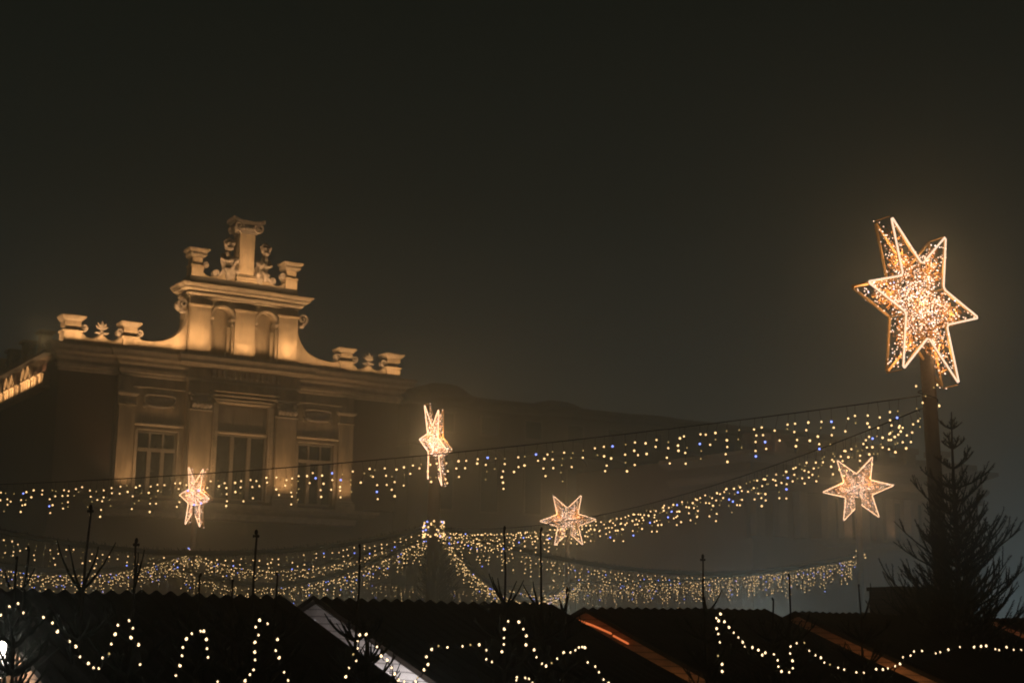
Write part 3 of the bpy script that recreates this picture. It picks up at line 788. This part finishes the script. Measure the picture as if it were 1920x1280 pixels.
# ------------------------------------------------------------------ strings of hanging lights
def bulb_mesh(name, r, m):
    b = MB(); b.ball((0, 0, 0), r, (1, 1, 1), 8, 6); o = b.build(name, m); me = o.data; bpy.data.objects.remove(o); return me
BM = {}
def bulbs_for(r):
    if r not in BM: BM[r] = [bulb_mesh('bulb', r * k, m) for k, m in ((1.0, WARM), (1.22, WARM), (0.72, DIM), (1.1, BLUE))]
    return BM[r]
def pick(rnd):
    x = rnd.random(); return 3 if x < 0.05 else 2 if x < 0.33 else 1 if x < 0.5 else 0
def icicle(label, p0, p1, sag, step, drop, r, near, garland=False, vstep=0.09, seed=1, jitter=0.02):
    rnd = random.Random(seed)
    p0, p1 = Vector(p0), Vector(p1)
    root = thing('icicle_light_string', label, 'string lights', p0, 0, 'icicle light strings between the poles')
    L = (p1 - p0).length; n = max(8, int(L / 0.4))
    def C_(t): return (p1 - p0) * t + Vector((0, 0, -sag * 4 * t * (1 - t)))
    c = MB(); c.tube([C_(i / n) for i in range(n + 1)], 0.008 if near else 0.012, 5); c.build('cable', CABLE, root)
    if garland:
        gm = MB(); k = int(L * 150)
        for i in range(k):
            q = C_(rnd.random()); a = rnd.uniform(0, 6.28); l = rnd.uniform(0.06, 0.17); b_ = rnd.uniform(-0.05, 0.05)
            d = Vector((math.cos(a) * l * .6, math.cos(a) * l * .4, math.sin(a) * l))
            s_ = Vector((0.012, 0.012, 0.0)) + Vector((0, 0, 0.014))
            gm.add([q - s_, q + s_, q + d + Vector((b_, b_, 0))], [(0, 1, 2)])
        gm.tube([C_(i / n) for i in range(n + 1)], 0.06, 6)
        gm.build('garland', NEEDLE, root)
    nd = int(L / step); lens = (0.45, 0.8, 1.0, 0.6, 0.9, 0.35)
    for i in range(nd):
        t = (i + 0.5 + rnd.uniform(-0.3, 0.3)) / nd
        q = C_(t); dl = drop * lens[i % 6] * rnd.uniform(0.8, 1.15); nb = max(2, int(dl / vstep))
        zs = [-(0.05 + (k + rnd.uniform(-.25, .25)) * dl / nb) for k in range(1, nb + 1)]
        offs = [Vector((rnd.gauss(0, jitter), rnd.gauss(0, jitter), z)) for z in zs]
        d = MB(); d.tube([(0, 0, 0)] + offs, 0.003, 3)
        if near:
            o = d.build('drop', CABLE, root); o.location = q
            for of in offs:
                b = bpy.data.objects.new('bulb', bulbs_for(r)[pick(rnd)]); col.objects.link(b); b.parent = o; b.location = of
        else:
            for of in offs:
                k = pick(rnd); d.mi = (1, 1, 2, 3)[k]; d.octa(of, r * (1.15, 1.35, 0.85, 1.2)[k])
            o = d.build('drop', [CABLE, WARM, DIM, BLUE], root); o.location = q
    return root

E0 = at(1726, 742, d5); B0 = at(812, 986, d2); A0 = at(358, 1030, d1); C0 = at(1064, 1088, d3); D0 = at(1612, 1040, d4)
LP = at(-150, 912, 25.0)                                          # strings run on past the frame to a pole out of view
icicle('sparse upper string of icicle lights from the near pole past the town hall', E0, LP, 0.22, 0.15, 0.5, 0.0125, True, seed=3)
icicle('icicle light string sloping from the near pole down to the second pole', at(1722, 768, d5), B0, 0.55, 0.12, 0.46, 0.0125, True, seed=4, vstep=0.085)
icicle('garlanded light string running level left from the fir-ringed pole', B0, at(-120, 968, 31), 0.75, 0.17, 0.52, 0.0135, True, True, seed=5, vstep=0.11)
icicle('garlanded light string from the fir-ringed pole to the slim star', at(806, 992, d2), A0, 0.75, 0.145, 0.6, 0.0125, False, True, seed=6)
icicle('low dense light string sagging from the fir-ringed pole towards the town hall', at(803, 1000, d2), at(330, 1060, 44), 0.9, 0.105, 0.6, 0.012, False, True, seed=7)
icicle('dense light string left of the slim star above the dark hut roof', A0, at(-60, 1045, 34), 0.5, 0.105, 0.65, 0.012, False, True, seed=8)
icicle('far thin light string low between slim star and smallest star', at(640, 1080, 58), C0, 0.35, 0.17, 0.6, 0.0125, False, seed=9)
icicle('steep dense light string dropping right from the fir-ringed pole to the smallest star', at(828, 998, d2), at(1066, 1090, d3), 1.15, 0.13, 0.5, 0.0125, False, True, seed=10)
icicle('long garlanded light string sagging right from the fir-ringed pole to the front-facing star', at(830, 990, d2), D0, 0.85, 0.14, 0.68, 0.0125, False, True, seed=11)
icicle('low light string from the smallest star to the front-facing star', C0, D0, 0.35, 0.14, 0.85, 0.0135, False, True, seed=12)
icicle('short bright light string crossing low beside the smallest star', at(955, 1098, 48), at(1085, 1094, 52), 0.25, 0.1, 0.5, 0.0125, False, seed=13)
def wrap(label, p, rad, h, n, r, seed):
    rnd = random.Random(seed); root = thing('pole_light_wrap', label, 'string lights', p, 0, 'lights wound round the pole collars')
    c = MB(); c.tube([(rad * math.cos(i * 0.16), rad * math.sin(i * 0.16), -h * i / 60) for i in range(0, 61)], 0.008, 4); c.build('cable', CABLE, root)
    for i in range(n):
        a = rnd.uniform(0, 6.28); z = -h * rnd.random()
        b = bpy.data.objects.new('bulb', bulbs_for(r)[pick(rnd)]); col.objects.link(b); b.parent = root
        b.location = (math.cos(a) * rad * 1.15, math.sin(a) * rad * 1.15, z)
wrap('dense cluster of lights round the collar of the fir-ringed pole', Vector((rootB.location.x, rootB.location.y, at(817, 979, d2).z)), 0.235, 0.42, 95, 0.020, 1)
wrap('small string of lights hanging below the slim star', Vector((rootA.location.x, rootA.location.y, at(357, 1018, d1).z)), 0.14, 0.75, 16, 0.017, 2)
wrap('few lights at the collar of the front-facing star', Vector((rootD.location.x, rootD.location.y, at(1614, 1032, d4).z)), 0.18, 0.3, 9, 0.019, 3)
wrap('cluster of yellow lights at the collar of the nearest pole', Vector((rootE.location.x, rootE.location.y, at(1745, 716, d5).z)), 0.12, 0.36, 11, 0.012, 4)

# ------------------------------------------------------------------ market huts
UH = Vector((math.sin(R(50)), math.cos(R(50)), 0)); VH = Vector((math.cos(R(50)), -math.sin(R(50)), 0))   # along the ridge; down the slope towards us
RIDGE0 = Vector((-2.9, 8.0, 0))
HS, SL = 1.75, 0.36
def on_gable(px, py, l, l0=4.53):                                          # where a line of sight meets the plane of a gable, in hut space
    d = at(px, py, 1.0) - CAM; q = RIDGE0 + UH * l - CAM; q.z = 0
    p = CAM + d * (q.dot(UH) / d.dot(UH)); o = RIDGE0 + UH * l0
    return (l - l0, -(p - o).dot(VH), p.z)
def hut(label, l0, l1, zr, board, lampcol=None, lamp_at=None, power=0, wall=None, lr=0.05):
    base = RIDGE0 + UH * l0
    ang = math.atan2(UH.y, UH.x)
    root = thing('market_hut', label, 'market hut', base, ang, 'wooden huts of the market row')
    # hut space: x along the ridge, -y down towards the viewer
    L = l1 - l0
    for sgn in (-1, 1):
        r = MB(); n = int(L / 0.0119); k = 9
        def wave(x): return 0.013 * math.cos(2 * math.pi * x / 0.095) + 0.006 * math.sin(x * 2.1 + l0) + 0.004 * math.sin(x * 7.3 + l0)
        vs, fs = [], []
        for i in range(n + 1):
            x = L * i / n
            for j in range(k + 1):
                t = HS * j / k; z = zr - SL * t + wave(x) - 0.012 * math.sin(math.pi * j / k)
                vs += [(x, sgn * t, z)]
        m_ = len(vs); vs += [(x, y, z - 0.03) for x, y, z in vs]
        for i in range(n):
            for j in range(k):
                a = i * (k+1) + j; b = a + k + 1
                fs += [(a, b, b+1, a+1) if sgn > 0 else (a, a+1, b+1, b), (a+m_, a+1+m_, b+1+m_, b+m_) if sgn > 0 else (a+m_, b+m_, b+1+m_, a+1+m_)]
        for j in range(k):
            a = j; fs.append((a, a+1, a+1+m_, a+m_)); a = n*(k+1)+j; fs.append((a, a+m_, a+1+m_, a+1))
        r.add(vs, fs); r.build('roof', HUTROOF, root)
    for sgn in (-1, 1):
        v = MB(); xs = 0.02
        v.add([(xs, 0, zr - 0.035), (xs, sgn * HS, zr - 0.035 - SL * HS), (xs, sgn * HS, zr - 0.13 - SL * HS), (xs, 0, zr - 0.13),
               (xs + .03, 0, zr - 0.035), (xs + .03, sgn * HS, zr - 0.035 - SL * HS), (xs + .03, sgn * HS, zr - 0.13 - SL * HS), (xs + .03, 0, zr - 0.13)],
              [(0, 1, 2, 3), (4, 7, 6, 5), (0, 4, 5, 1), (3, 2, 6, 7), (1, 5, 6, 2)])
        v.build('bargeboard', board, root)
    for xs in (0.06, L - 0.12):
        gw = MB(); gw.add([(xs, -HS * 0.85, 0.9 if False else 0), (xs, HS * 0.85, 0), (xs, HS * 0.85, zr - SL * HS * .85 - .04), (xs, 0, zr - .04), (xs, -HS * 0.85, zr - SL * HS * .85 - .04)] +
                          [(xs + .03, -HS * 0.85, 0), (xs + .03, HS * 0.85, 0), (xs + .03, HS * 0.85, zr - SL * HS * .85 - .04), (xs + .03, 0, zr - .04), (xs + .03, -HS * 0.85, zr - SL * HS * .85 - .04)],
                          [(0, 1, 2, 3, 4), (9, 8, 7, 6, 5), (0, 5, 6, 1), (1, 6, 7, 2), (0, 4, 9, 5)])
        gw.build('gable_wall', wall or PINE, root)
    fw_ = MB(); y = HS * 0.85 - 0.01
    fw_.box(0.16, L - 0.16, -y, -y + 0.03, 0, 1.0); fw_.box(0.16, L - 0.16, -y - 0.25, -y + 0.25, 1.0, 1.04); fw_.build('counter', DARKWOOD, root)
    bw = MB(); bw.box(0.16, L - 0.16, y - 0.03, y, 0, zr - SL * HS); bw.build('back_wall', DARKWOOD, root)
    if lampcol:
        x, yy, z = lamp_at
        lb_ = MB(); lb_.ball((x, yy, z), lr, (0.6, 1, 1.2), 10, 8); lb_.lathe([(0.03, 0.05), (0.025, 0.09)], (x, yy, z), 8)
        o = lb_.build('gable_lamp', glow('gable_lamp_glow', lampcol, 14), root)
        lamp('gable_lamp_light', 'POINT', (x - 0.07, yy, z), lampcol, power, root, 0.05)
    return root
hutA = hut('nearest hut with brightly lit pine gable and dark corrugated roof', -0.11, 1.90, 3.085, PINE, (1.0, 0.88, 0.78), on_gable(3, 1236, -0.20, -0.11), 9.0, None, 0.075)
hutB = hut('market hut with white lit bargeboard beside the nearest hut', 2.134, 4.20, 3.075, WHITEB, (0.95, 0.92, 0.95), (-0.12, -1.0, 2.30), 22.0, WHITEB)
hutC = hut('market hut with dim orange gable and glowing red bar under the roof edge', 4.53, 6.65, 3.05, PINE, (1.0, 0.55, 0.24), (-0.14, -0.9, 2.25), 0.28)
hutD = hut('market hut with evenly orange lit bargeboard beside the dark kiosk', 7.03, 9.72, 3.035, PINE, (1.0, 0.55, 0.24), (-0.14, -0.9, 2.25), 2.4)
hutE = hut('farthest hut with pale orange lit gable right of the big fir', 10.12, 13.2, 3.02, PINE, (1.0, 0.55, 0.3), (-0.10, -0.7, 2.40), 5.0)
b = MB()
for p, q in (((1086, 1163), (1112, 1172)), ((1112, 1172), (1146, 1187)), ((1150, 1191), (1178, 1206))):
    b.tube([on_gable(*p, 4.50), on_gable(*q, 4.50)], 0.008, 6)
b.build('heater_bar', glow('heater_glow', (1.0, 0.22, 0.06), 0.75), hutC)
# kiosk beside the near pole
kp = at(1714, 1160, 14.2)
kt = thing('dark_kiosk', 'plain dark boarded kiosk with flat top behind the big fir', 'kiosk', (kp.x, kp.y, 0), R(12))
k = MB(); k.box(-0.28, 0.5, -0.3, 0.4, 0, 3.27); k.build('body', DARKWOOD, kt)
k = MB(); k.box(-0.3, 0.52, -0.32, 0.42, 3.272, 3.31); k.build('lid', DARKWOOD, kt)

# lamps of the market lanes behind the row
for px, dp, colr, pw in ((150, 34, (1.0, 0.72, 0.55), 22), (620, 46, (1.0, 0.80, 0.62), 55), (1060, 50, (1.0, 0.88, 0.76), 90), (1420, 48, (0.93, 0.94, 0.95), 130), (1780, 44, (0.66, 0.85, 1.0), 130), (2060, 40, (0.55, 0.80, 1.0), 150)):
    q = at(px, 1150, dp); lamp('market_lamp', 'POINT', (q.x, q.y, 2.6), colr, pw, None, 0.2)
# ------------------------------------------------------------------ firs
def needles(mb, a, b, rnd, dens, ln):
    d = b - a; L = d.length
    if L < 1e-4: return
    t = d / L; x = t.orthogonal().normalized(); y = t.cross(x)
    for i in range(max(1, int(L * dens))):
        p = a + d * rnd.random(); an = rnd.uniform(0, 6.28); o = (x * math.cos(an) + y * math.sin(an))
        tip = p + (o * 0.75 + t * 0.65) * ln * rnd.uniform(0.6, 1.1); s = t.cross(o) * 0.0022
        mb.add([p - s, p + s, tip], [(0, 1, 2)])
def fir(label, base, top, whorls, spread, seed, group=None, dens=110, ln=0.018, rise=0.55, bare=0.0, trunk_r=0.03, sub=3, extra=(), lean=(0, 0), wild=0.0):
    """base (x, y), trunk to height TOP; WHORLS heights from the top down; branches reach SPREAD(h) and curve upward at their tips."""
    rnd = random.Random(seed)
    root = thing('fir_tree', label, 'fir tree', (base[0], base[1], 0), 0, group)
    t = MB(); n = 14; pts = []
    for i in range(n + 1):
        z = top * i / n; k = max(0, (z - top + 1.2)) / 1.2
        pts.append((lean[0] * k + 0.006 * math.sin(i * 1.7 + seed), lean[1] * k, z))
    t.tube(pts, [max(0.005, trunk_r * (1 - i / n) ** 0.8 + 0.005) for i in range(n + 1)], 7); t.build('trunk', BARK, root)
    c = MB()
    def branch(o, d, L, r, depth):
        p = Vector(o); dr = Vector(d).normalized(); seg = 5; prev = p
        path = [p.copy()]
        for i in range(seg):
            dr = (dr + Vector((rnd.gauss(0, .07), rnd.gauss(0, .07), rise * 0.22 + rnd.gauss(0, .05)))).normalized()
            p = p + dr * (L / seg); path.append(p.copy())
        c.tube(path, [max(0.0025, r * (1 - 0.75 * i / seg)) for i in range(seg + 1)], 4)
        for i in range(seg): needles(c, path[i], path[i+1], rnd, dens, ln)
        if depth > 0:
            for j in range(sub):
                i = rnd.randint(1, seg - 1); q = path[i]; dd = (path[i+1] - path[i]).normalized()
                sd = dd.cross(Vector((0, 0, 1))).normalized() * (1 if j % 2 else -1)
                branch(q, dd * 0.75 + sd * rnd.uniform(0.4, 0.8) + Vector((0, 0, rnd.uniform(-.1, .25))), L * rnd.uniform(0.3, 0.55) * (1 - i / seg * 0.5), r * 0.6, depth - 1)
    for (z, L, nb) in whorls:
        a0 = rnd.uniform(0, 6.28)
        for k in range(nb):
            a = a0 + 6.283 * k / nb + rnd.uniform(-.3, .3); l = L * rnd.uniform(0.75 - wild * 0.6, 1.12 + wild * 0.35)
            branch((0, 0, z), (math.cos(a), math.sin(a), 0.2 + rnd.uniform(-.1, .2)), l, 0.011, 1 if l > 0.12 else 0)
    for (z, a, el, l) in extra: branch((0, 0, z), (math.cos(a) * math.cos(el), math.sin(a) * math.cos(el), math.sin(el)), l * 1.25, 0.009, 0)
    for i in range(n): 
        if pts[i][2] > top - bare: needles(c, Vector(pts[i]), Vector(pts[i+1]), rnd, dens * 0.45, ln * 0.55)
    c.build('crown', NEEDLE, root)
    return root
# big fir in front of the near pole
P = at(1800, 1150, 13.2)
topz = at(1808, 762, 13.2).z
wh = []; z = topz - 0.16
while z > 0.7:
    h = topz - z
    wh.append((z, min(0.80, 0.19 + 0.27 * h ** 0.9) * (0.8 if h < 0.6 else 1.0), 4 if h < 0.8 else 7 if h < 1.3 else 11)); z -= 0.19 if h < 0.6 else 0.13 if h < 1.0 else 0.085
fir('big bushy fir standing dark in front of the near pole', (P.x, P.y), topz, wh, 0, 21, None, dens=380, ln=0.027, rise=0.7, trunk_r=0.05, sub=8, wild=0.5)
# fir round the second pole
P = at(819, 1100, d2 - 0.5); topz = at(817, 985, d2).z; wh = []; z = topz - 0.2
while z > 0.8:
    h = topz - z; wh.append((z, min(0.64, 0.14 + 0.32 * h), 14)); z -= 0.07
fir('foggy fir tied round the pole below the edge-on star', (P.x, P.y), topz, wh, 0, 22, None, dens=110, ln=0.05, rise=0.6, trunk_r=0.05, sub=4)
# young firs in front of the huts: bare leaders rise above the ridge
G = 'young firs along the front of the huts'
young = [  # px of the leader at the ridge, px and py of its tip, depth, thickness, side shoots
    (151, 160, 948, 7.3, 1.3, 'tall leader with candelabra shoots above the left end of the nearest roof', [(1108, -1, .75, .24), (1108, -1, 1.05, .2), (1108, 1, .7, .24), (1106, 1, 1.1, .19)]),
    (38, 46, 1027, 7.0, 1.0, 'bud-tipped leader near the left edge, taller of the two twin leaders', [(1105, 1, .7, .1)]),
    (15, 26, 1045, 6.9, 0.9, 'thin leaning leader at the left edge, shorter of the two twin leaders', [(1100, -1, .9, .07)]),
    (247, 250, 1012, 7.2, 1.2, 'knob-tipped leader with a shorter twin right of the candelabra fir', [(1110, 1, 1.35, .16), (1110, 1, 1.2, .18)]),
    (370, 374, 1077, 7.4, 0.7, 'short thin shoot beneath the slim star', []),
    (447, 435, 1088, 7.5, 0.7, 'short left-leaning shoot beside the crooked fir', []),
    (478, 476, 996, 7.5, 1.3, 'crooked thick leader with curled tip left of the white gable', []),
    (513, 517, 1075, 7.6, 0.7, 'short straight shoot close left of the white gable', []),
    (670, 672, 1022, 7.8, 0.9, 'straight solitary leader right of the white gable', []),
    (949, 946, 988, 8.2, 1.1, 'leader rising from a fan of shoots right of the foggy fir', [(1136, -1, .85, .17), (1136, -1, .95, .15), (1138, -1, 1.15, .14), (1138, 1, .9, .13), (1138, 1, .7, .15)]),
    (1012, 1016, 990, 8.3, 1.0, 'slim leader just left of the smallest star', [(1140, -1, 1.1, .13), (1142, -1, .8, .14), (1142, 1, 1.3, .06)]),
    (1056, 1064, 1104, 8.4, 1.0, 'forked stub beside the orange gable', [(1146, 1, 1.0, .12), (1146, -1, 1.2, .07)]),
    (1325, 1320, 1042, 8.9, 1.3, 'thick leader with fat bud tip over the third roof', [(1150, -1, 1.1, .08), (1148, -1, 1.35, .08), (1150, 1, .75, .14)]),
    (1448, 1449, 1122, 9.2, 0.6, 'tiny shoot left of the orange bargeboard', []),
    (1484, 1481, 1077, 9.2, 0.8, 'thin bent-tip leader at the orange bargeboard', []),
    (1617, 1612, 1097, 9.6, 0.8, 'thin leader with arrow-like bud left of the kiosk', [(1160, 1, 1.0, .2)]),
]
for i, (bx, tx, ty, dp, th, lab, shoots) in enumerate(young):
    b = at(bx, 1135, dp); t = at(tx, ty, dp)
    ex = []
    for (py, sd, el, l) in shoots:
        ex.append((at(bx, py, dp).z, 0.0 if sd > 0 else math.pi, el, l))
    wh = []; z = EYE - 0.16
    while z > 1.6: wh.append((z, 0.2 + 0.22 * (EYE - z), 6)); z -= 0.17
    o = fir('young fir, ' + lab, (b.x, b.y), t.z, wh, 0, 40 + i, G, dens=60, ln=0.014, rise=0.8, bare=1.0, trunk_r=0.0105 * th, sub=3, extra=ex, lean=(t.x - b.x, 0))
    kb = MB(); kb.ball((t.x - b.x, 0, t.z), 0.005 * th + 0.003, (1, 1, 1.7), 7, 6)
    if th >= 1.2:
        for q in range(4): kb.ball((t.x - b.x + 0.012 * math.cos(q * 1.6), 0.012 * math.sin(q * 1.6), t.z - 0.02), 0.006, (1, 1, 1.4), 6, 5)
    kb.build('bud', BARK, o)
for px, top, dp, lab, sp in ((24, 1196, 5.4, 'low fir silhouetted against the lit pine gable', 0.3), (690, 1182, 6.2, 'low fir with upcurved branches across the white bargeboard', 0.32)):
    b = at(px, 1240, dp); tz = at(px, top, dp).z; wh = []; z = tz - 0.03
    while z > 1.3: wh.append((z, min(0.55, 0.1 + 0.5 * (tz - z)) * sp / 0.3, 4)); z -= 0.10
    fir('young fir, ' + lab, (b.x, b.y), tz, wh, 0, int(px), G, dens=50, ln=0.014, rise=1.0, trunk_r=0.016, sub=3)

# ------------------------------------------------------------------ chains of single lights hung along the firs
Z5 = [(5,268),(65,210),(125,188),(163,253),(301,283),(363,322),(397,381),(482,449),(525,485),(553,556),(612,602),(648,633),(685,636),(711,564),(755,534,1),(771,467),(797,400),(816,337),(893,306),(919,358),(907,423),(959,473),(970,608)]
Z5b = [(1217,684),(1246,616),(1260,548),(1266,491),(1290,432),(1327,396),(1388,379),(1410,380),(1429,435),(1433,499),(1440,559),(1506,726)]
Z5c = [(1697,722),(1730,679),(1755,646),(1766,577),(1764,523),(1765,456),(1789,405),(1770,350),(1797,303),(1852,327)]
Z6a = [(231,376),(219,456),(243,508),(279,612),(308,671)]
Z6b = [(723,645),(745,582),(798,529),(777,484,1),(808,440),(808,388),(824,345),(870,341),(948,430),(978,496),(1021,525),(1053,580),(1075,624),(1101,668),(1143,680),(1225,680),(1241,652,1),(1287,595),(1315,556),(1303,500),(1342,448),(1392,424,1),(1455,433),(1563,426),(1620,416,1),(1683,415),(1735,453),(1735,519),(1776,538),(1847,464),(1861,412),(1862,365),(1865,302),(1893,246)]
Z7 = [(280,328),(312,379),(333,427),(331,492),(389,528),(406,580),(445,627),(475,645),(516,624,1),(556,591),(603,548),(652,547),(687,531),(712,511),(737,508),(755,512),(775,618),(829,648),(856,689),(889,741),(925,768)]
Z7b = [(265,726),(261,746),(325,731),(352,737),(377,765)]
Z4 = [(226,1160),(225,1104),(193,1037,1),(208,932),(196,867),(183,825),(198,764),(181,744),(213,711),(243,771),(279,815),(315,857),(352,894),(386,931),(404,965),(462,973),(509,993),(540,1032),(564,1015),(631,1027),(660,1073),(666,1122),(690,1160),(750,1167),(778,1135),(776,1077),(758,1020),(761,965),(808,940),(868,937,1),(908,997),(955,1034),(998,1053),(1025,1091),(1070,1107,1),(1134,1131),(1181,1145),(1276,1167),(1334,1171),(1430,1143),(1483,1145),(1523,1136),(1580,1119),(1618,1101),(1642,1050),(1700,1036),(1727,1004),(1790,1000)]
Z8 = [(819,1236),(843,1230),(885,1217),(946,1203),(1020,1203),(1056,1199),(1083,1197),(1130,1214),(1150,1219),(1189,1204),(1226,1217),(1265,1218)]
def px_of(z, s, ox, oy): return [(p[0] / s + ox, p[1] / s + oy, len(p) > 2) for p in z]
def chain(label, pts, rk=1.0):
    rnd = random.Random(len(pts)); P = []
    for x, y, dim in pts:
        d = 5.3 + 2.3 * x / 1920 + 0.12 * math.sin(x * 0.05); P.append((at(x, y, d), dim))
    root = thing('light_chain', label, 'light chain', P[0][0], 0, 'chains of single bulbs along the young firs')
    c = MB(); q = []
    for i in range(len(P) - 1):
        a, b = P[i][0], P[i+1][0]
        q += [a - P[0][0], (a + b) / 2 - P[0][0] + Vector((rnd.gauss(0, .008), rnd.gauss(0, .01), -0.01))]
    q.append(P[-1][0] - P[0][0]); c.tube(q, 0.0022, 4); c.build('cable', CABLE, root)
    for p, dim in P:
        s = rnd.choice((0, 0, 1)); 
        b = bpy.data.objects.new('bulb', NB[2 if dim else s]); col.objects.link(b); b.parent = root; b.location = p - P[0][0]; b.rotation_euler = (rnd.uniform(-.5, .5), rnd.uniform(-.5, .5), 0)
def nb(r, m):
    b = MB(); b.lathe([(0.0008, r * 1.35), (r * 0.55, r), (r, r * 0.1), (r * 0.9, -r * 0.6), (r * 0.4, -r)], (0, 0, 0), 8); o = b.build('bulb', m, None, True); me = o.data; bpy.data.objects.remove(o); return me
NB = [nb(0.0042, NEARB), nb(0.0056, NEARB), nb(0.0038, NEARD)]
chain('light chain in a valley and a peak at the far left', px_of(Z5, 3.692, 0, 1080))
chain('light chain shaped like an arch below the slim star', px_of(Z5b, 3.692, 0, 1080))
chain('light chain rising to a tall loop left of the white gable', px_of(Z5c, 3.692, 0, 1080) + px_of(Z6a, 3.84, 460, 1100))
chain('long light chain climbing and dipping from the white gable past the orange gable', px_of(Z6b, 3.84, 460, 1100) + px_of(Z7, 3.84, 900, 1080))
chain('few lights at the bottom edge under the tall peak', px_of(Z7b, 3.84, 900, 1080))
chain('longest light chain sweeping from the thick leader to the right edge', px_of(Z4, 4.174, 1300, 980) + px_of(Z8, 2.783, 1460, 780))

# ------------------------------------------------------------------ fog
hz = MB(); hz.box(-120, 120, -12, 125, -1.0, 22.5)
hm = bpy.data.materials.new('fog'); hm.use_nodes = True
n = hm.node_tree.nodes; n.remove(n['Principled BSDF'])
pv = n.new('ShaderNodeVolumePrincipled'); pv.inputs['Density'].default_value = 0.0095; pv.inputs['Color'].default_value = (0.76, 0.91, 0.86, 1); pv.inputs['Anisotropy'].default_value = 0.87
hm.node_tree.links.new(pv.outputs[0], n['Material Output'].inputs['Volume'])
tag(hz.build('haze', hm), 'thick night fog filling the square', kind='stuff')
